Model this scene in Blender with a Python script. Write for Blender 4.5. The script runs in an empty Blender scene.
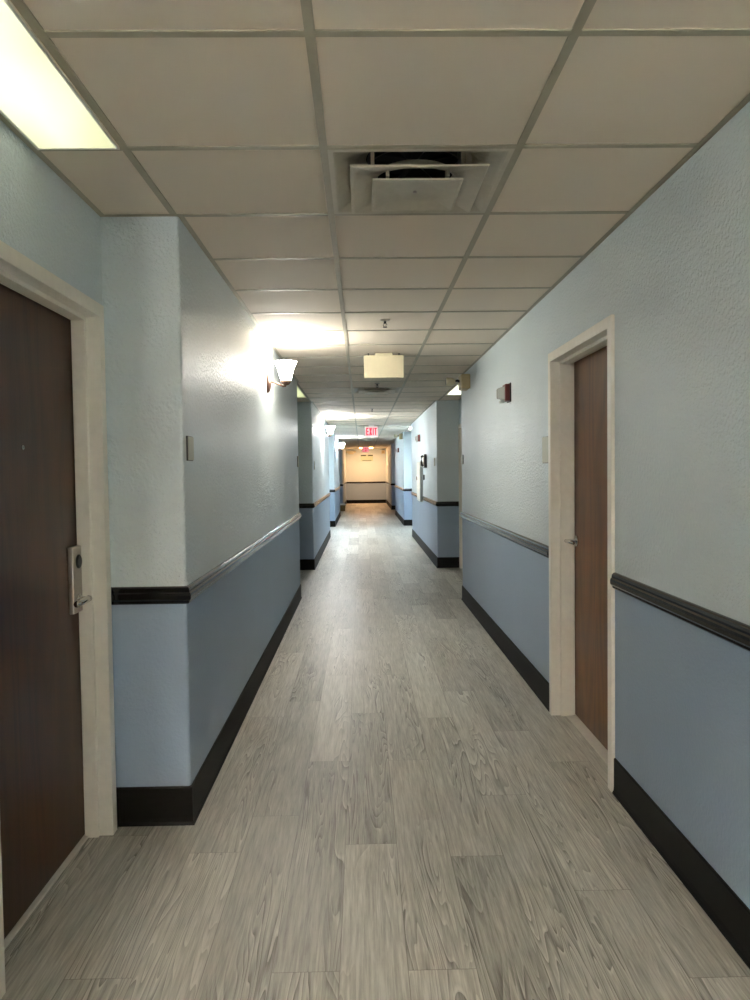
import bpy, bmesh, math, random
from mathutils import Vector, Matrix
random.seed(4)
S = bpy.context.scene
COL = S.collection

# ------------------------------------------------------------------ helpers
def lin(c):
    out = []
    for v in c[:3]:
        v /= 255.0
        out.append(v / 12.92 if v <= 0.04045 else ((v + 0.055) / 1.055) ** 2.4)
    return (*out, 1.0)

class NT:
    """small node-graph helper"""
    def __init__(self, name):
        self.m = bpy.data.materials.new(name); self.m.use_nodes = True
        self.t = self.m.node_tree; self.n = self.t.nodes; self.l = self.t.links
        self.b = self.n.get('Principled BSDF')
    def node(self, typ, **kw):
        n = self.n.new(typ)
        for k, v in kw.items(): setattr(n, k, v)
        return n
    def put(self, sock, v):
        if isinstance(v, bpy.types.NodeSocket): self.l.new(v, sock)
        elif v is not None: sock.default_value = v
    def math(self, op, a, b=None, c=None):
        n = self.node('ShaderNodeMath', operation=op)
        for i, v in enumerate((a, b, c)):
            if v is not None: self.put(n.inputs[i], v)
        return n.outputs[0]
    def mix(self, f, a, b, mode='MIX'):
        n = self.node('ShaderNodeMix', data_type='RGBA', blend_type=mode)
        self.put(n.inputs['Factor'], f); self.put(n.inputs['A'], a) if False else None
        self.put(n.inputs[6], a); self.put(n.inputs[7], b)
        return n.outputs[2]
    def coord(self):
        return self.node('ShaderNodeTexCoord').outputs['Object']
    def mapping(self, v, scale=(1, 1, 1), loc=(0, 0, 0)):
        n = self.node('ShaderNodeMapping'); self.l.new(v, n.inputs['Vector'])
        n.inputs['Scale'].default_value = scale; n.inputs['Location'].default_value = loc
        return n.outputs[0]
    def noise(self, v, scale=5, detail=2, rough=.5, dist=0):
        n = self.node('ShaderNodeTexNoise'); self.l.new(v, n.inputs['Vector'])
        n.inputs['Scale'].default_value = scale; n.inputs['Detail'].default_value = detail
        n.inputs['Roughness'].default_value = rough; n.inputs['Distortion'].default_value = dist
        return n.outputs['Fac']
    def ramp(self, f, stops, interp='LINEAR'):
        n = self.node('ShaderNodeValToRGB'); self.put(n.inputs[0], f)
        e = n.color_ramp; e.interpolation = interp
        while len(e.elements) < len(stops): e.elements.new(0.5)
        for el, (p, c) in zip(e.elements, stops):
            el.position = p; el.color = c if len(c) == 4 else (*c, 1)
        return n.outputs[0]
    def bump(self, h, strength=.3, dist=.01):
        n = self.node('ShaderNodeBump'); self.l.new(h, n.inputs['Height'])
        n.inputs['Strength'].default_value = strength; n.inputs['Distance'].default_value = dist
        self.l.new(n.outputs[0], self.b.inputs['Normal'])
    def set(self, **kw):
        for k, v in kw.items(): self.put(self.b.inputs[k], v)
        return self.m

def plain(name, rgb, rough=.5, metal=0., var=.04, scale=30, spec=.5):
    t = NT(name); c = lin(rgb)
    f = t.noise(t.coord(), scale, 3)
    col = t.ramp(f, [(.3, tuple(x * (1 - var) for x in c[:3])), (.7, tuple(min(1, x * (1 + var)) for x in c[:3]))])
    return t.set(**{'Base Color': col, 'Roughness': rough, 'Metallic': metal, 'Specular IOR Level': spec})

def paint(name, rgb, rough, bumpy, spec=.5):
    t = NT(name); c = lin(rgb); co = t.coord()
    f = t.noise(co, 1.7, 3)
    col = t.ramp(f, [(.3, tuple(x * .97 for x in c[:3])), (.7, tuple(min(1, x * 1.03) for x in c[:3]))])
    h = t.noise(co, 64, 3, .55)
    k = t.ramp(h, [(.38, (0, 0, 0)), (.60, (1, 1, 1))])
    hh = t.math('ADD', k, t.math('MULTIPLY', t.noise(co, 120, 2, .5), .35))
    t.bump(hh, bumpy, .004)
    return t.set(**{'Base Color': col, 'Roughness': rough, 'Specular IOR Level': spec})

def emit(name, rgb, strength, base=None):
    t = NT(name)
    return t.set(**{'Base Color': lin(base or rgb), 'Emission Color': lin(rgb), 'Emission Strength': strength, 'Roughness': .4})

def obj(name, bm, mats, parent=None, bevel=0, smooth=False, loc=None):
    me = bpy.data.meshes.new(name)
    bmesh.ops.recalc_face_normals(bm, faces=bm.faces)
    bm.to_mesh(me); bm.free()
    o = bpy.data.objects.new(name, me); COL.objects.link(o)
    for m in (mats if isinstance(mats, (list, tuple)) else [mats]): me.materials.append(m)
    if smooth:
        for p in me.polygons: p.use_smooth = True
    if bevel:
        b = o.modifiers.new('bevel', 'BEVEL'); b.width = bevel; b.segments = 2; b.limit_method = 'ANGLE'
    if parent is not None: o.parent = parent
    if loc is not None: o.location = loc
    return o

def tag(o, label, cat, group=None, kind=None):
    if label: o['label'] = label
    if cat: o['category'] = cat
    if group: o['group'] = group
    if kind: o['kind'] = kind
    return o

def thing(name, label, cat, loc=(0, 0, 0), rotz=0, group=None, kind=None):
    o = bpy.data.objects.new(name, None); COL.objects.link(o)
    o.empty_display_size = .05
    o.location = loc; o.rotation_euler = (0, 0, rotz)
    return tag(o, label, cat, group, kind)

def dup(root, loc, label=None, rotz=None):
    r = root.copy(); COL.objects.link(r); r.location = loc
    if rotz is not None: r.rotation_euler = (0, 0, rotz)
    if label: r['label'] = label
    for ch in list(root.children):
        c = ch.copy(); COL.objects.link(c); c.parent = r
        for g in list(ch.children):
            d = g.copy(); COL.objects.link(d); d.parent = c
    return r

def box(bm, x0, x1, y0, y1, z0, z1, mi=0):
    v = [bm.verts.new((x, y, z)) for z in (z0, z1) for y in (y0, y1) for x in (x0, x1)]
    for q in ((0, 2, 3, 1), (4, 5, 7, 6), (0, 1, 5, 4), (2, 6, 7, 3), (0, 4, 6, 2), (1, 3, 7, 5)):
        f = bm.faces.new([v[i] for i in q]); f.material_index = mi
    return v

def tube(bm, pts, r, n=12, cap=True):
    rings = []
    P = [Vector(p) for p in pts]
    up = Vector((0, 0, 1))
    for i, p in enumerate(P):
        a = P[max(i - 1, 0)]; b = P[min(i + 1, len(P) - 1)]
        d = (b - a).normalized()
        s = d.cross(up)
        if s.length < .05: s = d.cross(Vector((1, 0, 0)))
        s.normalize(); t = s.cross(d)
        rr = r[i] if isinstance(r, (list, tuple)) else r
        rings.append([bm.verts.new(p + (s * math.cos(k * 2 * math.pi / n) + t * math.sin(k * 2 * math.pi / n)) * rr) for k in range(n)])
    for A, B in zip(rings, rings[1:]):
        for k in range(n): bm.faces.new((A[k], A[(k + 1) % n], B[(k + 1) % n], B[k]))
    if cap:
        bm.faces.new(rings[0]); bm.faces.new(rings[-1])

def lathe(bm, prof, n=28, axis='z', o=(0, 0, 0), closed=False, sx=1, sy=1):
    """prof: (radius, height) pairs; closed joins last to first"""
    rings = []
    for r, h in prof:
        ring = []
        for k in range(n):
            a = 2 * math.pi * k / n
            u, v = r * math.cos(a) * sx, r * math.sin(a) * sy
            p = {'z': (u, v, h), 'x': (h, u, v), 'y': (u, h, v)}[axis]
            ring.append(bm.verts.new((p[0] + o[0], p[1] + o[1], p[2] + o[2])))
        rings.append(ring)
    pairs = list(zip(rings, rings[1:])) + ([(rings[-1], rings[0])] if closed else [])
    for A, B in pairs:
        for k in range(n): bm.faces.new((A[k], A[(k + 1) % n], B[(k + 1) % n], B[k]))
    if not closed:
        bm.faces.new(rings[0]); bm.faces.new(rings[-1])

def offset_path(path, d, side):
    """offset an open plan polyline sideways; side=+1: to the right of travel"""
    out = []
    nrm = []
    for a, b in zip(path, path[1:]):
        dx, dy = b[0] - a[0], b[1] - a[1]; L = math.hypot(dx, dy)
        nrm.append((dy / L * side, -dx / L * side))
    for i, p in enumerate(path):
        if i == 0: n = nrm[0]; out.append((p[0] + n[0] * d, p[1] + n[1] * d)); continue
        if i == len(path) - 1: n = nrm[-1]; out.append((p[0] + n[0] * d, p[1] + n[1] * d)); continue
        a, b = nrm[i - 1], nrm[i]
        k = 1 + a[0] * b[0] + a[1] * b[1]
        out.append((p[0] + (a[0] + b[0]) / k * d, p[1] + (a[1] + b[1]) / k * d))
    return out

def sweep(bm, path, prof, side):
    """prof: closed list of (offset, z)"""
    cols = []
    for d, z in prof:
        cols.append([bm.verts.new((x, y, z)) for x, y in offset_path(path, d, side)])
    m = len(path)
    for j in range(len(prof)):
        A, B = cols[j], cols[(j + 1) % len(prof)]
        for i in range(m - 1): bm.faces.new((A[i], A[i + 1], B[i + 1], B[i]))
    bm.faces.new([c[0] for c in cols]); bm.faces.new([c[-1] for c in cols])

# ------------------------------------------------------------------ measures
HC = 2.402            # ceiling height
XL, XR = -0.70, 1.076 # corridor walls
RL, RR = -1.00, 1.40  # walls of the door recesses
T = 0.6096            # ceiling module
GX, GY = -0.105, 1.7725
RAIL = 0.92
YB, YE = -5.0, 33.4

# ------------------------------------------------------------------ materials
M_up = paint('upper_wall_paint', (206, 217, 222), .43, .66, .32)
M_lo = paint('lower_wall_paint', (148, 165, 186), .5, .2, .3)
M_lint = M_up
M_black = plain('black_gloss_moulding', (14, 12, 10), .15, 0, .1, 30, .5)
M_base = plain('black_vinyl_base', (12, 10, 8), .55, 0, .1, 30, .15)
M_frame = plain('cream_door_frame_paint', (232, 228, 218), .38, 0, .03)
M_tee = plain('grid_tee_enamel', (168, 161, 142), .5, 0, .03)
M_cream = plain('cream_plastic', (216, 206, 176), .5, 0, .02)
M_tan = plain('tan_plastic', (190, 170, 130), .5, 0, .03)
M_white = plain('white_enamel', (225, 225, 218), .4, 0, .02)
M_grey = plain('pale_grey_enamel', (176, 182, 176), .4, 0, .03)
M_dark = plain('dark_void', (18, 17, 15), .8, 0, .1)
M_darkp = plain('black_plastic', (24, 24, 24), .35, 0, .1)
M_steel = plain('brushed_steel', (190, 182, 174), .32, 1., .05)
M_chrome = plain('chrome', (215, 215, 212), .15, 1., .02)
M_bronze = plain('brushed_nickel_rose', (120, 92, 78), .35, .8, .06)
M_diff = plain('diffuser_enamel', (190, 183, 165), .38, 0, .04)
M_red = plain('red_plastic', (112, 48, 42), .4, 0, .05)
M_plaque = plain('plaque_plastic', (176, 178, 160), .4, 0, .03)
M_sill = plain('threshold_aluminium', (205, 201, 192), .4, 0, .05)
M_brown = plain('brown_bin_plastic', (120, 98, 48), .5, 0, .06)
M_signbk = plain('sign_green_card', (186, 204, 184), .5, 0, .03)

def m_tile():
    t = NT('ceiling_tile'); co = t.coord(); c = lin((228, 216, 200))
    f = t.noise(co, 1.3, 2)
    col = t.ramp(f, [(.3, tuple(x * .96 for x in c[:3])), (.7, c[:3])])
    t.bump(t.noise(co, 220, 2), .12, .002)
    return t.set(**{'Base Color': col, 'Roughness': .8})
M_tile = m_tile()

def m_wood(name, dark, mid, rough, seed):
    t = NT(name); co = t.coord()
    v = t.mapping(co, (1, 1, .09), (seed, seed * .7, seed * .31))
    n1 = t.noise(v, 16, 4, .55, .6)
    n2 = t.noise(t.mapping(co, (1, 1, .035), (seed, 0, 0)), 120, 3, .6)
    rings = t.math('FRACT', t.math('MULTIPLY', t.noise(t.mapping(co, (1, 1, .14), (seed, 3, 1)), 3.2, 2, .45, .3), 9.0))
    rg = t.math('MULTIPLY', t.math('ABSOLUTE', t.math('SUBTRACT', rings, .5)), .55)
    f = t.math('ADD', t.math('ADD', t.math('MULTIPLY', n1, .45), t.math('MULTIPLY', n2, .45)), rg)
    col = t.ramp(f, [(.3, lin(dark)[:3]), (.75, lin(mid)[:3])])
    t.bump(n2, .08, .002)
    return t.set(**{'Base Color': col, 'Roughness': rough, 'Specular IOR Level': .3})
M_doorL = m_wood('dark_walnut_veneer', (44, 24, 11), (72, 42, 22), .36, 1.0)
M_doorR = m_wood('brown_walnut_veneer', (72, 42, 16), (114, 72, 32), .30, 5.0)

def m_floor():
    t = NT('grey_wood_plank'); co = t.coord()
    sep = t.node('ShaderNodeSeparateXYZ'); t.l.new(co, sep.inputs[0]); x, y = sep.outputs[0], sep.outputs[1]
    W, L = .192, 1.545
    u = t.math('DIVIDE', t.math('ADD', x, .08), W)
    r = t.math('FLOOR', u); fu = t.math('SUBTRACT', u, r)
    offs = [(-5, 2.9), (-4, 2.066), (-3, 2.755), (-2, 3.045), (-1, 2.073), (0, 2.795), (1, 2.07), (2, 2.69), (3, 3.2), (4, 2.45), (5, 2.01), (6, 2.7)]
    stops = []
    for i, (k, o) in enumerate(offs):
        v = (o % L) / L
        stops.append((i / 12.0, (v, v, v)))
    rf = t.math('DIVIDE', t.math('ADD', r, 5.5), 12.0)
    off = t.ramp(rf, stops, 'CONSTANT')
    w = t.math('SUBTRACT', t.math('DIVIDE', y, L), off)
    c = t.math('FLOOR', w); fw = t.math('SUBTRACT', w, c)
    comb = t.node('ShaderNodeCombineXYZ'); t.put(comb.inputs[0], r); t.put(comb.inputs[1], c)
    wn = t.node('ShaderNodeTexWhiteNoise', noise_dimensions='2D'); t.l.new(comb.outputs[0], wn.inputs['Vector'])
    rnd = wn.outputs['Value']; rnd2 = wn.outputs['Color']
    # grain coordinates shifted per plank
    gc = t.node('ShaderNodeCombineXYZ')
    t.put(gc.inputs[0], t.math('ADD', x, t.math('MULTIPLY', rnd, 37.0)))
    t.put(gc.inputs[1], t.math('ADD', t.math('MULTIPLY', y, .12), t.math('MULTIPLY', rnd, 11.0)))
    t.put(gc.inputs[2], t.math('MULTIPLY', rnd, 5.0))
    g = gc.outputs[0]
    fine = t.noise(t.mapping(g, (1, .35, 1)), 125, 4, .7, .15)
    mid = t.noise(t.mapping(g, (1, .6, 1)), 30, 4, .6, .5)
    big = t.noise(g, 5, 2, .5, .3)
    fld = t.noise(t.mapping(g, (1, .55, 1)), 8, 2, .5, .5)
    ring = t.math('FRACT', t.math('MULTIPLY', fld, 26.0))
    ringl = t.math('SMOOTH_MIN', t.math('MULTIPLY', ring, 2.2), 1.0, .2)       # thin dark growth lines, pale edge
    pale = t.ramp(ring, [(.78, (0, 0, 0)), (.93, (1, 1, 1)), (1.0, (0, 0, 0))])
    mask = t.ramp(big, [(.46, (0, 0, 0)), (.58, (1, 1, 1))])
    a = t.math('ADD', t.math('MULTIPLY', fine, .75), t.math('MULTIPLY', mid, .40))
    a = t.math('ADD', a, t.math('MULTIPLY', t.math('SUBTRACT', rnd, .5), .20))
    dk = t.math('MULTIPLY', t.math('MULTIPLY', t.math('SUBTRACT', 1.0, ringl), mask), .26)
    a = t.math('SUBTRACT', a, dk)
    a = t.math('ADD', a, t.math('MULTIPLY', t.math('MULTIPLY', pale, mask), .16))
    col = t.ramp(a, [(.26, lin((106, 102, 94))[:3]), (.44, lin((152, 149, 141))[:3]), (.60, lin((180, 177, 168))[:3]), (.80, lin((212, 209, 200))[:3])])
    # seams
    eu = t.math('MULTIPLY', t.math('MINIMUM', fu, t.math('SUBTRACT', 1.0, fu)), W)
    ew = t.math('MULTIPLY', t.math('MINIMUM', fw, t.math('SUBTRACT', 1.0, fw)), L)
    e = t.math('MINIMUM', eu, ew)
    seam = t.ramp(t.math('MULTIPLY', e, 400.0), [(.25, (0, 0, 0)), (.8, (1, 1, 1))])
    col = t.mix(t.math('MULTIPLY', t.math('SUBTRACT', 1.0, seam), .55), col, lin((84, 76, 66)))
    h = t.math('ADD', t.math('MULTIPLY', fine, .5), seam)
    t.bump(h, .12, .002)
    rg = t.math('ADD', .34, t.math('MULTIPLY', mid, .16))
    return t.set(**{'Base Color': col, 'Roughness': rg})
M_floor = m_floor()

# ------------------------------------------------------------------ shell: floor
bm = bmesh.new(); box(bm, -1.35, 1.75, YB - .2, YE + .2, -.10, 0)
tag(obj('floor', bm, M_floor), 'grey wood plank floor running down the whole corridor', 'floor', kind='structure')

# ------------------------------------------------------------------ walls
def rounded(path, convex_side, r=.012):
    """swap outer corners for a small round (drywall corner bead)"""
    out = [path[0]]
    for a, p, b in zip(path, path[1:], path[2:]):
        d1 = (p[0] - a[0], p[1] - a[1]); d2 = (b[0] - p[0], b[1] - p[1])
        cr = d1[0] * d2[1] - d1[1] * d2[0]
        l1, l2 = math.hypot(*d1), math.hypot(*d2)
        if cr * convex_side > 1e-9 and min(l1, l2) > .25:
            e1 = (d1[0] / l1, d1[1] / l1); e2 = (d2[0] / l2, d2[1] / l2)
            A = (p[0] - e1[0] * r, p[1] - e1[1] * r); B = (p[0] + e2[0] * r, p[1] + e2[1] * r)
            C = (A[0] + e2[0] * r, A[1] + e2[1] * r)
            for k in range(5):
                w = k / 4 * math.pi / 2
                out.append((C[0] - e2[0] * r * math.cos(w) + e1[0] * r * math.sin(w), C[1] - e2[1] * r * math.cos(w) + e1[1] * r * math.sin(w)))
        else: out.append(p)
    out.append(path[-1]); return out

def prism(bm, pts, z0, z1, mi, cap0=False, cap1=False):
    A = [bm.verts.new((x, y, z0)) for x, y in pts]; B = [bm.verts.new((x, y, z1)) for x, y in pts]
    n = len(pts)
    for i in range(n):
        f = bm.faces.new((A[i], A[(i + 1) % n], B[(i + 1) % n], B[i])); f.material_index = mi
    for c, V in ((cap0, A), (cap1, B)):
        if c: f = bm.faces.new(V); f.material_index = mi

ND = .17  # depth of a door niche
def side_wall(name, plain_pts, niches, xback, side, label):
    """plan polyline along +Y; niches = list of (y0, y1, x) door pockets"""
    sgn = -1 if side > 0 else 1    # pocket goes away from the corridor
    def withn(pts):
        out = [pts[0]]
        for a, b in zip(pts, pts[1:]):
            for (y0, y1, x) in niches:
                if abs(a[0] - x) < 1e-6 and abs(b[0] - x) < 1e-6 and a[1] <= y0 and b[1] >= y1:
                    out += [(x, y0), (x + sgn * ND, y0), (x + sgn * ND, y1), (x, y1)]
            out.append(b)
        return out
    cs = 1 if side > 0 else -1
    full = rounded(plain_pts, -cs if False else cs); cut = rounded(withn(plain_pts), cs)
    back = [(xback, YE + .1), (xback, YB - .1)]
    bm = bmesh.new()
    prism(bm, cut + back, 0, RAIL, 1)
    prism(bm, cut + back, RAIL, 2.03, 0)
    prism(bm, full + back, 2.03, HC + .04, 0, cap0=True, cap1=True)
    return tag(obj(name, bm, [M_up, M_lo]), label, 'wall', kind='structure')

LEFT = [(XL, YB), (XL, .45), (RL, .45), (RL, 2.99), (XL, 2.99), (XL, 8.40), (RL, 8.40), (RL, 10.82), (XL, 10.82),
        (XL, 16.33), (RL, 16.33), (RL, 19.30), (XL, 19.30), (XL, 24.20), (RL, 24.20), (RL, 27.5), (XL, 27.5), (XL, YE)]
RIGHT = [(XR, YB), (XR, 8.13), (RR, 8.13), (RR, 10.82), (XR, 10.82), (XR, 16.25), (RR, 16.25), (RR, 19.35), (XR, 19.35),
         (XR, 24.45), (RR, 24.45), (RR, 27.5), (XR, 27.5), (XR, YE)]
D1 = (2.018, 2.905)    # clear openings
D2 = (3.250, 4.232)
D3 = (9.80, 10.745)
side_wall('wall_left', LEFT, [(D1[0] - .03, D1[1] + .03, RL)], -1.30, 1, 'pale blue grey left wall with darker blue lower half and door recesses')
side_wall('wall_right', RIGHT, [(D2[0] - .03, D2[1] + .03, XR), (D3[0] - .03, D3[1] + .03, RR)], 1.70, -1, 'pale blue grey right wall with darker blue lower half')
def cross_wall(name, y0, y1, label):
    bm = bmesh.new()
    box(bm, -1.3, 1.7, y0, y1, 0, RAIL, 1); box(bm, -1.3, 1.7, y0, y1, RAIL, HC + .04, 0)
    return tag(obj(name, bm, [M_up, M_lo]), label, 'wall', kind='structure')
cross_wall('wall_far', YE, YE + .15, 'wall closing the far end of the corridor in warm light')
cross_wall('wall_back', YB - .15, YB, 'wall behind the viewer')

# ------------------------------------------------------------------ chair rails and baseboards
RAILP = [(-.004, .888), (.008, .888), (.013, .893), (.013, .899), (.017, .903), (.022, .909), (.023, .922), (.021, .931), (.016, .936), (.016, .943), (.013, .951), (.007, .956), (-.004, .958)]
BASEP = [(-.003, 0.0005), (.014, 0.0005), (.0145, .004), (.009, .014), (.0075, .03), (.0075, .148), (.0055, .1545), (-.003, .155)]
runs_left = [
    [(XL, YB + .01), (XL, .45), (RL, .45), (RL, D1[0] - .056)],
    [(RL, D1[1] + .056), (RL, 2.99), (XL, 2.99), (XL, 8.40), (RL - .0, 8.40)],
    [(RL, 8.42), (RL, 10.82), (XL, 10.82), (XL, 16.33), (RL, 16.33)],
    [(RL, 16.35), (RL, 19.30), (XL, 19.30), (XL, 24.20), (RL, 24.20)],
    [(RL, 24.22), (RL, 27.5), (XL, 27.5), (XL, YE)]]
runs_right = [
    [(XR, YB + .01), (XR, D2[0] - .056)],
    [(XR, D2[1] + .056), (XR, 8.13), (RR, 8.13)],
    [(RR, D3[1] + .056), (RR, 10.82), (XR, 10.82), (XR, 16.25), (RR, 16.25)],
    [(RR, 16.27), (RR, 19.35), (XR, 19.35), (XR, 24.45), (RR, 24.45)],
    [(RR, 24.47), (RR, 27.5), (XR, 27.5), (XR, YE)]]
L_places = ['behind the near left door', 'wrapping the nearest left corner and first left wall', 'on the second left wall beyond the first recess',
            'on the third left wall', 'on the last left wall before the end wall']
R_places = ['on the right wall nearest the viewer', 'on the right wall beyond the brown door', 'on the second right wall with the grey cabinet',
            'on the third right wall', 'on the last right wall before the end wall']
nt = 0
for runs, side, places, nm in ((runs_left, 1, L_places, 'baseboard_left'), (runs_right, -1, R_places, 'baseboard_right')):
    for run, pl in zip(runs, places):
        bm = bmesh.new(); sweep(bm, run, BASEP, side)
        tag(obj(nm, bm, M_base), 'black vinyl baseboard ' + pl, 'baseboard', kind='structure')
        nt += 1
        rl = [run]
        if pl.endswith('grey cabinet'):
            rl = [run[:3] + [(XR, 13.295)], [(XR, 14.005)] + run[3:]]
        bm = bmesh.new()
        for q in rl: sweep(bm, q, RAILP, side)
        tag(obj('trim_%d' % nt, bm, M_black), 'black moulded chair rail ' + pl, 'chair rail', kind='structure')
bm = bmesh.new(); sweep(bm, [(XL + .016, YE), (XR - .016, YE)], BASEP, 1)
tag(obj('baseboard_far', bm, M_base), 'black baseboard along the far end wall', 'baseboard', kind='structure')
nt += 1
bm = bmesh.new(); sweep(bm, [(XL + .026, YE), (XR - .026, YE)], RAILP, 1)
tag(obj('trim_%d' % nt, bm, M_black), 'black chair rail across the far end wall', 'chair rail', kind='structure')

# ------------------------------------------------------------------ ceiling
DIFF_ROWS = [1, 12, 24, 36]
bm = bmesh.new()
cols = [GX + (k - 2) * T for k in range(6)]          # -1.324 .. 1.724
kmin, kmax = -11, 52
g = .004
for j in range(kmin, kmax):
    for i in range(5):
        if i == 2 and j in DIFF_ROWS: continue
        xa, xb = max(cols[i], -1.3) + g, min(cols[i + 1], 1.7) - g
        ya, yb = GY + j * T + g, GY + (j + 1) * T - g
        dz = random.uniform(-.001, .0015)
        box(bm, xa, xb, ya, yb, HC + .004 + dz, HC + .03)
ceil = tag(obj('ceiling', bm, M_tile), 'suspended ceiling of square beige tiles in a metal grid', 'ceiling', kind='structure')
bm = bmesh.new()
h = .012
for x in cols[1:5]: box(bm, x - h, x + h, YB, YE, HC, HC + .004)
for j in range(kmin, kmax + 1):
    y = GY + j * T
    for i in range(5):
        xa, xb = max(cols[i], -1.3), min(cols[i + 1], 1.7)
        box(bm, xa + (h if i else 0), xb - (h if i < 4 else 0), y - h, y + h, HC + .0008, HC + .0045)
obj('grid', bm, M_tee, ceil)
bm = bmesh.new()
ANG = [(-.003, HC - .0015), (.022, HC - .0015), (.022, HC - .0002), (-.003, HC - .0002)]
sweep(bm, LEFT, ANG, 1); sweep(bm, RIGHT, ANG, -1)
obj('wall_angle', bm, M_tee, ceil)
bm = bmesh.new()
box(bm, -1.35, 1.75, YB - .15, YE + .15, HC + .30, HC + .34)
obj('deck', bm, M_dark, ceil)

# ------------------------------------------------------------------ doors
def frame_profile(sd):
    # (u = into the wall from the face, w = away from the opening centre); hollow metal frame with a stop
    return [(-.016, .0), (-.016, .050), (.002, .050), (.002, .030), (.150, .030), (.150, .0), (sd, .0), (sd, -.016), (.036, -.016), (.036, .0)]

def make_door(name, label, wx, sgn, op, leafmat, ld, sill):
    """sgn: +1 wall faces +X (left wall), -1 wall faces -X"""
    y0, y1 = op; z1 = 2.0
    t = thing(name, label, 'door', (wx, (y0 + y1) / 2, 0), kind='structure')
    cy = (y0 + y1) / 2
    X = lambda u: -u * sgn
    bm = bmesh.new()
    prof = frame_profile(.088 if sill == 'light' else .100)
    cols = []
    for u, w in prof:
        cols.append([bm.verts.new((X(u), y0 - w - cy, 0.0005)), bm.verts.new((X(u), y0 - w - cy, z1 + w)),
                     bm.verts.new((X(u), y1 + w - cy, z1 + w)), bm.verts.new((X(u), y1 + w - cy, 0.0005))])
    n = len(cols)
    for j in range(n):
        A, B = cols[j], cols[(j + 1) % n]
        for i in range(3): bm.faces.new((A[i], A[i + 1], B[i + 1], B[i]))
    bm.faces.new([c[0] for c in cols]); bm.faces.new([c[3] for c in cols])
    obj('door_frame', bm, M_frame, t, bevel=.002)
    bm = bmesh.new()
    xa, xb = sorted((X(ld), X(ld + .034)))
    box(bm, xa, xb, y0 + .004 - cy, y1 - (.004 if sill == 'light' else .013) - cy, .012, z1 - .004)
    leaf = obj('leaf', bm, leafmat, t, bevel=.002)
    bm = bmesh.new()
    if sill == 'light':
        xa, xb = sorted((X(.074), X(.0885)))
        box(bm, xa, xb, y0 + .016 - cy, y1 - .016 - cy, .0005, .010)
        xa, xb = sorted((X(.0885), X(.15)))
        box(bm, xa, xb, y0 + .001 - cy, y1 - .001 - cy, .0005, .010)
    else:
        xa, xb = sorted((X(.066), X(.15)))
        box(bm, xa, xb, y0 + .018 - cy, y1 - .018 - cy, .0005, .006)
    obj('threshold', bm, M_sill, t, bevel=.002)
    return t, leaf, cy

# left door: key card lock near the far edge, peephole
d1, leaf1, cy = make_door('door_1', 'dark brown wooden room door with a key card lock at near left', RL, 1, D1, M_doorL, .090, 'light')
fx = -.090                                            # face of the leaf in door coordinates
y0 = 2.80 - cy
bm = bmesh.new(); box(bm, fx, fx + .020, y0, y0 + .088, .885, 1.135)
plate = obj('lock_plate', bm, M_steel, leaf1, bevel=.004)
plate['label'] = 'brushed steel lock plate'
bm = bmesh.new(); lathe(bm, [(.001, .019), (.024, .019), (.024, .024), (.020, .027), (.001, .027)], 24, 'x', (fx, y0 + .052, 1.077), sy=1.1)
obj('card_reader', bm, M_darkp, plate, smooth=False)
bm = bmesh.new()
lathe(bm, [(.001, .018), (.021, .018), (.021, .025), (.012, .029), (.010, .060), (.001, .060)], 20, 'x', (fx, y0 + .050, .935))
tube(bm, [(fx + .052, y0 + .062, .935), (fx + .054, y0 + .03, .935), (fx + .054, y0 - .02, .934), (fx + .052, y0 - .060, .933)], [.013, .013, .0125, .0115], 12)
obj('lever_handle', bm, M_chrome, plate, smooth=True)
bm = bmesh.new(); lathe(bm, [(.001, -.002), (.008, -.002), (.008, .003), (.006, .005), (.003, .005), (.003, .003), (.001, .003)], 16, 'x', (fx, 2.455 - cy, 1.492))
obj('peephole', bm, M_chrome, leaf1)

# right door: plain lever
d2, leaf2, cy = make_door('door_2', 'brown wooden door with a lever handle in the right wall', XR, -1, D2, M_doorR, .115, 'dark')
fx = .115
yy = 4.175 - cy
bm = bmesh.new()
lathe(bm, [(.001, .002), (.031, .002), (.031, -.006), (.026, -.011), (.011, -.012), (.010, -.062), (.001, -.062)], 24, 'x', (fx, yy, 1.0))
tube(bm, [(fx - .056, yy + .012, 1.0), (fx - .058, yy - .02, 1.001), (fx - .058, yy - .07, 1.0), (fx - .050, yy - .112, .998)], [.011, .011, .009, .008], 12)
obj('lever_handle', bm, M_chrome, leaf2, smooth=True)
# door in the right recess, only its frame edge shows
d3, leaf3, cy = make_door('door_3', 'cream framed door in the right recess before the second right wall', RR, -1, D3, M_doorR, .115, 'dark')
yy = 10.0 - cy
bm = bmesh.new()
lathe(bm, [(.001, .002), (.031, .002), (.031, -.006), (.026, -.011), (.011, -.012), (.010, -.062), (.001, -.062)], 24, 'x', (.115, yy, 1.0))
tube(bm, [(.059, yy - .012, 1.0), (.057, yy + .02, 1.001), (.057, yy + .07, 1.0), (.064, yy + .112, .998)], [.011, .011, .009, .008], 12)
obj('lever_handle', bm, M_chrome, leaf3, smooth=True)

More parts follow.
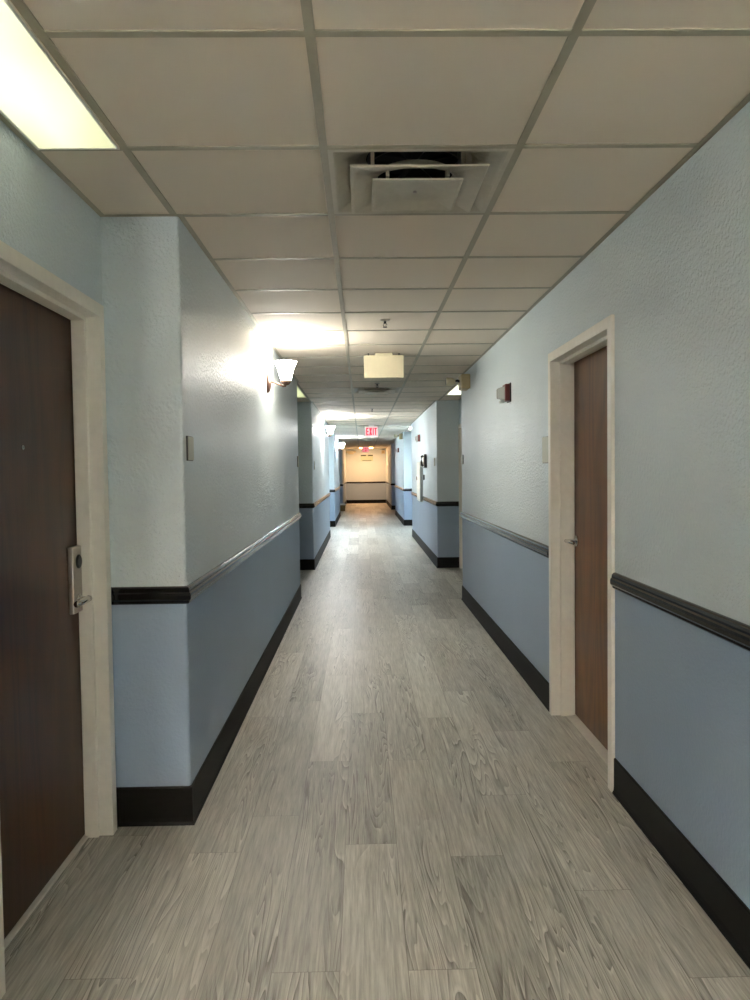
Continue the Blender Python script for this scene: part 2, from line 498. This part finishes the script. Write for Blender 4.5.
# ------------------------------------------------------------------ ceiling air diffusers
def make_diffuser(loc, label):
    t = thing('air_diffuser', label, 'air vent', loc, group='square ceiling air diffusers')
    a = T / 2 - .012
    n = .218                                          # half neck opening
    N = 48
    def loop(bm, hh, z, rnd):
        """square of half-width hh blended to a circle (rnd 0..1)"""
        out = []
        for k in range(N):
            w = 2 * math.pi * (k + .5) / N + math.pi / 4 - math.pi / N
            c, q = math.cos(w), math.sin(w)
            m = hh * ((1 - rnd) / max(abs(c), abs(q)) + rnd)
            out.append(bm.verts.new((c * m, q * m, z)))
        return out
    def shell(rings, mat, name, parent=t, thick=.002, cap=False):
        bm = bmesh.new()
        prev = None
        for (hh, z, rnd) in rings:
            v = loop(bm, hh, z, rnd)
            if prev:
                for k in range(N): bm.faces.new((prev[k], prev[(k + 1) % N], v[(k + 1) % N], v[k]))
            prev = v
        if cap: bm.faces.new(prev)
        o = obj(name, bm, mat, parent)
        sm = o.modifiers.new('thick', 'SOLIDIFY'); sm.thickness = thick; sm.offset = 0
        return o
    shell([(a, .001, 0), (a - .016, .001, 0), (a - .024, .004, 0), (.235, .024, .1), (.222, .05, .8), (.20, .075, 1), (.17, .09, 1)], M_diff, 'outer_frame')
    # duct behind
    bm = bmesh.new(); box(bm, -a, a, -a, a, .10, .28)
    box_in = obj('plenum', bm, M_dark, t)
    bm = bmesh.new(); lathe(bm, [(.165, .094), (.165, .060), (.158, .060), (.158, .094)], 32, 'z', closed=True)
    for k in range(8):
        w = k * math.pi / 4 + .3
        c, s_ = math.cos(w), math.sin(w)
        vs = [bm.verts.new((c * r - s_ * q, s_ * r + c * q, z)) for r, q, z in ((.03, -.004, .07), (.158, -.006, .07), (.158, .006, .086), (.03, .004, .086))]
        bm.faces.new(vs)
    obj('damper', bm, M_darkp, t)
    shell([(.224, -.019, 0), (.221, -.023, 0), (.214, -.023, 0), (.175, -.011, .25), (.152, .000, .85), (.138, .014, 1), (.132, .034, 1)], M_diff, 'louver_cone')
    shell([(.150, -.034, 0), (.148, -.038, 0), (.141, -.038, 0), (.112, -.028, .3), (.092, -.022, .8), (.075, -.020, 1)], M_diff, 'centre_cone', cap=True)
    bm = bmesh.new(); lathe(bm, [(.001, -.029), (.006, -.029), (.007, -.023), (.001, -.019)], 12)
    obj('screw', bm, M_steel, t)
    for sx in (-1, 1):
        for sy in (-1, 1):
            bm = bmesh.new()
            box(bm, sx * .150 - .006, sx * .150 + .006, sy * .150 - .001, sy * .150 + .001, .002, .088)
            box(bm, min(sx * .098, sx * .152), max(sx * .098, sx * .152), sy * .150 - .001, sy * .150 + .001, .0, .010)
            box(bm, sx * .100 - .005, sx * .100 + .005, min(sy * .098, sy * .150), max(sy * .098, sy * .150), -.027, .008)
            obj('hanger', bm, M_diff, t)
    return t
cx = GX + T / 2
df = make_diffuser((cx, GY + 1.5 * T, HC), 'square ceiling air diffuser nearest the viewer')
for j, lb in ((12, 'ceiling air diffuser just beyond the blank cream sign'), (24, 'ceiling air diffuser right behind the near red exit sign'),
              (36, 'farthest ceiling air diffuser before the end wall')):
    dup(df, (cx, GY + (j + .5) * T, HC), lb)

# ------------------------------------------------------------------ recessed lights over the door recesses
def make_panel(x0, x1, y0, y1, rgb, strength, label):
    t = thing('ceiling_light', label, 'ceiling light', ((x0 + x1) / 2, (y0 + y1) / 2, HC), group='fluorescent panels over the door recesses')
    hx, hy = (x1 - x0) / 2, (y1 - y0) / 2
    bm = bmesh.new()
    e = .008
    for q in ((-hx, hx, -hy, -hy + e), (-hx, hx, hy - e, hy), (-hx, -hx + e, -hy + e, hy - e), (hx - e, hx, -hy + e, hy - e)):
        box(bm, *q, -.006, -.0003)
    obj('frame', bm, M_white, t)
    tt = NT('lens_glow')
    sx = tt.node('ShaderNodeSeparateXYZ'); tt.l.new(tt.coord(), sx.inputs[0])
    tube_d = tt.math('ABSOLUTE', tt.math('ADD', sx.outputs[0], .025))
    end_d = tt.math('MAXIMUM', tt.math('SUBTRACT', tt.math('ABSOLUTE', sx.outputs[1]), hy - .30), 0.0)
    n = tt.noise(tt.coord(), 3.0, 3, .6, .4)
    n = tt.math('ADD', tt.math('MULTIPLY', n, .35), tt.math('SUBTRACT', .52, tt.math('ADD', tt.math('MULTIPLY', tube_d, 1.9), tt.math('MULTIPLY', end_d, .7))))
    ec = tt.ramp(n, [(.36, tuple(v * k for v, k in zip(lin(rgb)[:3], (.70, .73, .52)))), (.62, lin(rgb)[:3])])
    m = tt.set(**{'Base Color': lin((230, 235, 205)), 'Roughness': .3, 'Emission Color': ec, 'Emission Strength': strength})
    bm = bmesh.new(); box(bm, -hx + e, hx - e, -hy + e, hy - e, -.004, -.0005)
    ln = obj('lens', bm, m, t)
    return t
make_panel(-.978, GX - T - .013, 1.163 + .012, 2.382 - .012, (248, 246, 226), .15, 'yellowish fluorescent ceiling panel above the near left door')
make_panel(-.976, GX - T - .013, 8.88, 10.10, (238, 242, 196), .13, 'fluorescent ceiling panel in the first left recess')
make_panel(GX + 2 * T + .013, 1.376, 8.78, 10.00, (250, 250, 240), .35, 'bright fluorescent ceiling panel in the right recess past the emergency light')
make_panel(-.976, GX - T - .013, 16.9, 18.1, (222, 236, 255), 6.0, 'cool fluorescent ceiling panel in the second left recess')
make_panel(GX + 2 * T + .013, 1.376, 16.9, 18.1, (224, 238, 255), 11.0, 'cool fluorescent ceiling panel in the second right recess')

# ------------------------------------------------------------------ wall sconces
def m_shade(name, rgb, strength):
    t = NT(name)
    return t.set(**{'Base Color': lin((245, 242, 232)), 'Roughness': .25, 'Emission Color': lin(rgb), 'Emission Strength': strength})
def make_sconce(loc, label, rgb, strength, power, lrgb):
    t = thing('wall_sconce', label, 'wall lamp', loc, group='white bell wall sconces on the left wall')
    bm = bmesh.new()
    lathe(bm, [(.001, .0005), (.068, .0005), (.068, .010), (.060, .022), (.034, .031), (.001, .034)], 28, 'x', (0, 0, 2.085), sx=.8, sy=1.28)
    obj('wall_plate', bm, M_bronze, t, smooth=True)
    bm = bmesh.new()
    tube(bm, [(.015, 0, 2.085), (.05, 0, 2.078), (.09, 0, 2.062), (.120, 0, 2.046), (.138, 0, 2.048), (.142, 0, 2.062)], .0075, 12)
    obj('arm', bm, M_bronze, t, smooth=True)
    bm = bmesh.new()
    lathe(bm, [(.001, 2.052), (.014, 2.053), (.026, 2.060), (.036, 2.074), (.040, 2.086), (.036, 2.088), (.001, 2.080)], 24, 'z', (.142, 0, 0))
    obj('cup', bm, M_bronze, t, smooth=True)
    bm = bmesh.new()
    outer = [(.034, 2.090), (.041, 2.105), (.047, 2.13), (.053, 2.155), (.061, 2.18), (.071, 2.205), (.083, 2.228)]
    prof = outer + [(r - .003, z) for r, z in reversed(outer)]
    lathe(bm, prof, 36, 'z', (.142, 0, 0), closed=True)
    obj('shade', bm, m_shade('opal_glass_glow', rgb, strength), t, smooth=True)
    bm = bmesh.new()
    lathe(bm, [(.001, 2.086), (.013, 2.088), (.013, 2.115), (.020, 2.13), (.027, 2.15), (.028, 2.160), (.022, 2.175), (.010, 2.184), (.001, 2.185)], 20, 'z', (.142, 0, 0))
    obj('bulb', bm, emit('bulb_glow', rgb, strength * .3), t, smooth=True)
    L = bpy.data.lights.new('bulb_light', 'POINT'); L.energy = power; L.color = lin(lrgb)[:3]; L.shadow_soft_size = .02
    lo = bpy.data.objects.new('bulb_light', L); COL.objects.link(lo); lo.parent = t; lo.location = (.142, 0, 2.206)
    return t
W1, W2, WC, WW = (255, 250, 240), (252, 252, 250), (232, 244, 255), (255, 214, 158)
make_sconce((XL, -2.35, 0), 'white bell wall sconce behind the viewer', (255, 245, 234), 80, 235, (255, 246, 236))
make_sconce((XL, 5.70, 0), 'bright white bell sconce on the first left wall, nearest the viewer', W1, 15, 1.4, W1)
make_sconce((XL, 13.75, 0), 'white bell sconce on the second left wall', W2, 40, 5, W2)
make_sconce((XL, 21.9, 0), 'small white bell sconce on the third left wall', WC, 38, 7, WC)
make_panel(-.105 + .012, .505 - .012, 31.45, 32.65, (255, 190, 146), 5.6, 'warm ceiling panel in front of the end wall')

# ------------------------------------------------------------------ signs under the ceiling
t = thing('hanging_sign', 'blank cream sign box hanging from the middle of the ceiling', 'sign', (.200, 6.43, HC))
bm = bmesh.new(); box(bm, -.169, .169, 0, .048, -.210, -.020)
obj('housing', bm, M_cream, t, bevel=.004)
bm = bmesh.new(); box(bm, -.075, .075, -.004, .044, -.021, -.001)
obj('canopy', bm, M_cream, t, bevel=.003)
for sx in (-1, 1):
    bm = bmesh.new(); lathe(bm, [(.001, -.021), (.005, -.021), (.005, -.0015), (.001, -.0015)], 12, 'z', (sx * .13, .024, 0))
    obj('stem', bm, M_darkp, t)

M_exitface = emit('exit_face_glow', (235, 190, 190), .085)
M_exitred = emit('exit_letter_glow', (232, 16, 60), .12)
def letters(bm, txt, w, hgt, sw, gap, y):
    tot = sum(w[c] for c in txt) + gap * (len(txt) - 1); x = -tot / 2
    for c in txt:
        W = w[c]
        if c == 'E':
            box(bm, x, x + sw, y, y + .003, 0, hgt)
            for z in (0, hgt / 2 - sw / 2, hgt - sw): box(bm, x + sw, x + W, y, y + .003, z, z + sw)
        if c == 'I': box(bm, x, x + W, y, y + .003, 0, hgt)
        if c == 'T':
            box(bm, x, x + W, y, y + .003, hgt - sw, hgt); box(bm, x + W / 2 - sw / 2, x + W / 2 + sw / 2, y, y + .003, 0, hgt - sw)
        if c == 'X':
            for s in (0, 1):
                a = [(x, 0), (x + sw * 1.2, 0), (x + W, hgt), (x + W - sw * 1.2, hgt)] if s == 0 else [(x, hgt), (x + sw * 1.2, hgt), (x + W, 0), (x + W - sw * 1.2, 0)]
                f = [bm.verts.new((px, y + (0 if s == 0 else .0006), pz)) for px, pz in a]; b = [bm.verts.new((px, y + .003, pz)) for px, pz in a]
                bm.faces.new(f); bm.faces.new(b)
                for k in range(4): bm.faces.new((f[k], f[(k + 1) % 4], b[(k + 1) % 4], b[k]))
        x += W + gap
t = thing('exit_sign', 'lit red EXIT sign hanging under the ceiling halfway down the corridor', 'exit sign', (.222, 16.30, HC), group='red exit signs')
bm = bmesh.new(); box(bm, -.142, .142, 0, .045, -.255, -.035); obj('housing', bm, M_white, t, bevel=.004)
bm = bmesh.new(); box(bm, -.134, .134, -.003, .0005, -.247, -.043); obj('face', bm, M_exitface, t)
bm = bmesh.new(); letters(bm, 'EXIT', {'E': .054, 'X': .064, 'I': .024, 'T': .056}, .156, .024, .011, -.0062)
for v in bm.verts: v.co.z -= .220
obj('letters', bm, M_exitred, t)
bm = bmesh.new(); box(bm, -.06, .06, .004, .041, -.035, -.001); obj('canopy', bm, M_white, t, bevel=.003)
t2 = dup(t, (.165, 29.6, HC), 'small red EXIT sign in front of the warm end wall')

# ------------------------------------------------------------------ sprinkler heads
def make_sprinkler(loc, label):
    t = thing('ceiling_sprinkler', label, 'sprinkler', loc, group='fire sprinkler heads in the ceiling')
    bm = bmesh.new(); lathe(bm, [(.001, .003), (.034, .003), (.034, .0), (.026, -.006), (.010, -.009), (.001, -.009)], 24)
    obj('escutcheon', bm, M_steel, t, smooth=True)
    bm = bmesh.new()
    lathe(bm, [(.001, -.009), (.009, -.009), (.009, -.024), (.001, -.024)], 16)
    tube(bm, [(-.008, 0, -.022), (-.012, 0, -.032), (-.009, 0, -.043), (0, 0, -.048)], .0025, 8)
    tube(bm, [(.008, 0, -.022), (.012, 0, -.032), (.009, 0, -.043), (0, 0, -.048)], .0025, 8)
    lathe(bm, [(.001, -.024), (.002, -.024), (.002, -.046), (.001, -.046)], 8)
    obj('nozzle', bm, M_darkp, t)
    bm = bmesh.new(); lathe(bm, [(.001, -.047), (.015, -.048), (.015, -.050), (.001, -.051)], 20)
    obj('deflector', bm, M_darkp, t)
    return t
sp = make_sprinkler((.168, 5.05, HC), 'dark sprinkler head in the ceiling before the blank cream sign')
dup(sp, (.19, 8.65, HC), 'tiny sprinkler head just under the blank cream sign in view')
dup(sp, (.18, 12.10, HC), 'tiny sprinkler head beyond the second air diffuser')

# ------------------------------------------------------------------ fire strobes on the right wall
def m_clear():
    t = NT('strobe_lens')
    return t.set(**{'Base Color': lin((240, 240, 236)), 'Roughness': .12, 'Transmission Weight': .55, 'IOR': 1.35})
M_clear = m_clear()
def make_strobe(loc, label):
    t = thing('wall_strobe', label, 'fire alarm', loc, group='red fire alarm strobes on the right wall')
    bm = bmesh.new(); box(bm, -.008, -.0005, -.062, .062, -.068, .068); obj('back_plate', bm, M_darkp, t, bevel=.002)
    bm = bmesh.new(); box(bm, -.042, -.008, -.056, .056, -.060, .060); obj('body', bm, M_red, t, bevel=.005)
    bm = bmesh.new()
    A = [bm.verts.new((-.0422, y, z)) for y, z in ((-.040, -.052), (.040, -.052), (.040, .045), (-.040, .045))]
    B = [bm.verts.new((-.092, y, z)) for y, z in ((-.022, -.040), (.022, -.040), (.022, .030), (-.022, .030))]
    bm.faces.new(A); bm.faces.new(B)
    for k in range(4): bm.faces.new((A[k], A[(k + 1) % 4], B[(k + 1) % 4], B[k]))
    ln = obj('lens', bm, M_clear, t, bevel=.006)
    bm = bmesh.new(); tube(bm, [(-.055, 0, -.030), (-.060, 0, 0), (-.055, 0, .024)], .006, 10)
    obj('flash_tube', bm, M_white, ln)
    bm = bmesh.new(); box(bm, -.072, -.042, -.034, .034, -.072, -.055); obj('horn', bm, M_grey, t, bevel=.004)
    return t
st = make_strobe((XR, 5.47, 1.955), 'red fire alarm strobe with clear lens high on the right wall')
dup(st, (XR, 13.86, 2.0), 'red fire strobe above the wall phone on the second right wall')
dup(st, (XR, 21.65, 2.0), 'tiny red fire strobe on the third right wall')

# ------------------------------------------------------------------ emergency lights
def make_emergency(loc, label, sgn=-1):
    t = thing('wall_emergency_light', label, 'emergency light', loc, group='emergency lights on the right wall')
    bm = bmesh.new(); box(bm, -.088, -.0005, -.125, .125, -.068, .072); obj('battery_case', bm, M_tan, t, bevel=.010)
    bm = bmesh.new(); tube(bm, [(-.084, .03, .015), (-.110, .03, .025), (-.130, .03, .020)], .012, 12); obj('swivel', bm, M_darkp, t, smooth=True)
    bm = bmesh.new()
    lathe(bm, [(.001, -.128), (.020, -.130), (.034, -.150), (.040, -.185), (.041, -.215), (.036, -.222), (.001, -.216)], 24, 'x', (0, .03, .015))
    hd = obj('lamp_head', bm, M_cream, t, smooth=True)
    bm = bmesh.new(); lathe(bm, [(.001, -.2225), (.034, -.2225), (.034, -.226), (.001, -.228)], 24, 'x', (0, .03, .015)); obj('lamp_lens', bm, M_clear, hd)
    return t
em = make_emergency((XR, 7.55, 2.272), 'tan emergency light with one lamp head at the end of the first right wall')
dup(em, (XR, 19.75, 2.30), 'tiny tan emergency light on the third right wall')

# ------------------------------------------------------------------ room number plaques
def make_plaque(loc, label, sgn, w=.13, hh=.15):
    t = thing('wall_plaque', label, 'room sign', loc, rotz=0 if sgn > 0 else math.pi, group='small room plaques on the walls')
    bm = bmesh.new(); box(bm, .0005, .007, -w / 2, w / 2, -hh / 2, hh / 2); obj('back', bm, M_darkp, t, bevel=.001)
    bm = bmesh.new(); box(bm, .007, .011, -w / 2 + .003, w / 2 - .003, -hh / 2 + .003, hh / 2 - .003); obj('face_panel', bm, M_plaque, t, bevel=.002)
    return t
make_plaque((XR, 4.375, 1.513), 'pale grey green plaque beside the right brown door', -1, .15, .155)
make_plaque((XL, 3.085, 1.503), 'small plaque just past the nearest left corner', 1, .095, .10)
make_plaque((XL, 8.28, 1.52), 'small plaque at the far end of the first left wall', 1, .11, .12)
make_plaque((XL, 11.15, 1.50), 'small plaque at the near corner of the second left wall', 1, .11, .12)
make_plaque((XR, 8.02, 1.515), 'tiny plaque at the far end of the first right wall', -1, .10, .10)
make_plaque((XR, 11.10, 1.53), 'small plaque at the near corner of the second right wall', -1, .11, .12)
make_plaque((XR, 31.2, 1.58), 'tiny plaque on the last right wall in the warm light', -1, .12, .14)

# ------------------------------------------------------------------ wall phone and cabinet on the second right wall
t = thing('wall_cabinet', 'tall narrow pale grey wall cabinet crossing the chair rail on the second right wall', 'cabinet', (XR, 13.65, 1.21))
bm = bmesh.new(); box(bm, -.050, -.0005, -.345, .345, -.355, .355); obj('body', bm, M_grey, t, bevel=.004)
bm = bmesh.new(); box(bm, -.058, -.050, -.335, .335, -.345, .345); dr = obj('door', bm, M_white, t, bevel=.003)
bm = bmesh.new(); box(bm, -.070, -.058, .255, .285, .02, .09); obj('red_badge', bm, M_red, dr, bevel=.002)  # small red badge on the cabinet front
t = thing('wall_phone', 'rounded black wall phone with silver front on the second right wall', 'telephone', (XR, 12.52, 1.565))
bm = bmesh.new()
def pill(bm, x0, x1, hw, z0, z1, n=10):
    pts = [(-hw, z0), (hw, z0)] + [(hw * math.cos(k * math.pi / n), z1 - hw + hw * math.sin(k * math.pi / n)) for k in range(n + 1)]
    A = [bm.verts.new((x0, y, z)) for y, z in pts]; B = [bm.verts.new((x1, y, z)) for y, z in pts]
    bm.faces.new(A); bm.faces.new(B)
    for k in range(len(pts)): bm.faces.new((A[k], A[(k + 1) % len(pts)], B[(k + 1) % len(pts)], B[k]))
pill(bm, -.045, -.0005, .085, -.115, .115); obj('body', bm, M_darkp, t, bevel=.005)
bm = bmesh.new(); pill(bm, -.056, -.045, .062, -.090, .094); obj('front_plate', bm, M_steel, t, bevel=.003)
bm = bmesh.new(); tube(bm, [(-.062, -.060, -.085), (-.085, -.060, -.070), (-.092, -.060, 0), (-.085, -.060, .070), (-.062, -.060, .085)], [.020, .020, .013, .020, .020], 12); obj('handset', bm, M_darkp, t, smooth=True)
t = tag(obj('wall_button', (lambda b: (box(b, -.022, -.0005, -.03, .03, -.045, .045), b)[1])(bmesh.new()), M_darkp, None, bevel=.004, loc=(XR, 12.95, 1.29)),
        'small dark call button under the wall phone', 'button')

# ------------------------------------------------------------------ far end
t = thing('notice_sign', 'pale green notice board with a black header on the end wall', 'sign', (.235, YE, 2.0))
bm = bmesh.new(); box(bm, -.27, .27, -.020, -.0005, -.135, .135); obj('board', bm, M_signbk, t, bevel=.003)
bm = bmesh.new(); box(bm, -.265, -.03, -.026, -.020, .085, .132); box(bm, .05, .265, -.026, -.020, .085, .132); obj('header', bm, M_darkp, t)
bm = bmesh.new(); box(bm, -.20, .20, -.023, -.020, -.120, -.100); obj('foot_line', bm, M_darkp, t)
t = thing('wall_emergency_light', 'cream twin lamp emergency light high on the left of the end wall', 'emergency light', (-.46, YE, 2.24))
bm = bmesh.new(); box(bm, -.12, .12, -.07, -.0005, -.07, .07); obj('battery_case', bm, M_cream, t, bevel=.010)
for s in (-1, 1):
    bm = bmesh.new(); lathe(bm, [(.001, -.02), (.03, -.022), (.048, -.05), (.05, -.085), (.001, -.09)], 20, 'y', (s * .165, 0, .03)); obj('lamp_head', bm, M_cream, t, smooth=True)
t = thing('wall_box', 'small cream box high on the right of the end wall', 'box', (.96, YE, 2.25))
bm = bmesh.new(); box(bm, -.08, .08, -.05, -.0005, -.08, .08); obj('housing', bm, M_cream, t, bevel=.008)
bm = bmesh.new(); box(bm, -.05, .05, -.054, -.05, -.05, .05); obj('cover', bm, M_tan, t, bevel=.002)

t = thing('waste_bin', 'small brown bin with a pale top on the floor at the far left', 'bin', (-.695, 27.02, 0))
bm = bmesh.new()
def frustum(bm, w0, w1, z0, z1):
    A = [bm.verts.new((sx * w0, sy * w0, z0)) for sx, sy in ((-1, -1), (1, -1), (1, 1), (-1, 1))]
    B = [bm.verts.new((sx * w1, sy * w1, z1)) for sx, sy in ((-1, -1), (1, -1), (1, 1), (-1, 1))]
    bm.faces.new(A); bm.faces.new(B)
    for k in range(4): bm.faces.new((A[k], A[(k + 1) % 4], B[(k + 1) % 4], B[k]))
frustum(bm, .082, .098, .0005, .215); obj('bucket', bm, M_brown, t, bevel=.006)
bm = bmesh.new(); frustum(bm, .104, .098, .215, .262); obj('lid', bm, M_white, t, bevel=.008)

# ------------------------------------------------------------------ world, camera, colour
w = bpy.data.worlds.new('world'); S.world = w; w.use_nodes = True
w.node_tree.nodes['Background'].inputs[0].default_value = (.02, .02, .02, 1)

F, YAW, PIT, ROL, CH = 756.289, 0.0171, 0.0377, -0.0129, 1.4005
f = Vector((math.sin(YAW) * math.cos(PIT), math.cos(YAW) * math.cos(PIT), -math.sin(PIT)))
r = Vector((math.cos(YAW), -math.sin(YAW), 0)); u = r.cross(f)
c_, s_ = math.cos(ROL), math.sin(ROL)
r2, u2 = r * c_ + u * s_, -r * s_ + u * c_
cam = bpy.data.cameras.new('camera'); co = bpy.data.objects.new('camera', cam); COL.objects.link(co)
m = Matrix.Identity(4)
for i in range(3): m[i][0], m[i][1], m[i][2] = r2[i], u2[i], -f[i]
m[2][3] = CH
co.matrix_world = m
cam.sensor_fit = 'HORIZONTAL'; cam.sensor_width = 36; cam.lens = F / 750 * 36; cam.clip_start = .01; cam.clip_end = 100
S.camera = co
vs = S.view_settings
S.display_settings.display_device = 'sRGB'
vs.view_transform = 'Standard'; vs.look = 'None'; vs.gamma = 1; vs.use_curve_mapping = False
vs.exposure = 2.95
cy_ = S.cycles
cy_.use_denoising = True
cy_.max_bounces = 14; cy_.diffuse_bounces = 10; cy_.glossy_bounces = 5; cy_.sample_clamp_indirect = 6
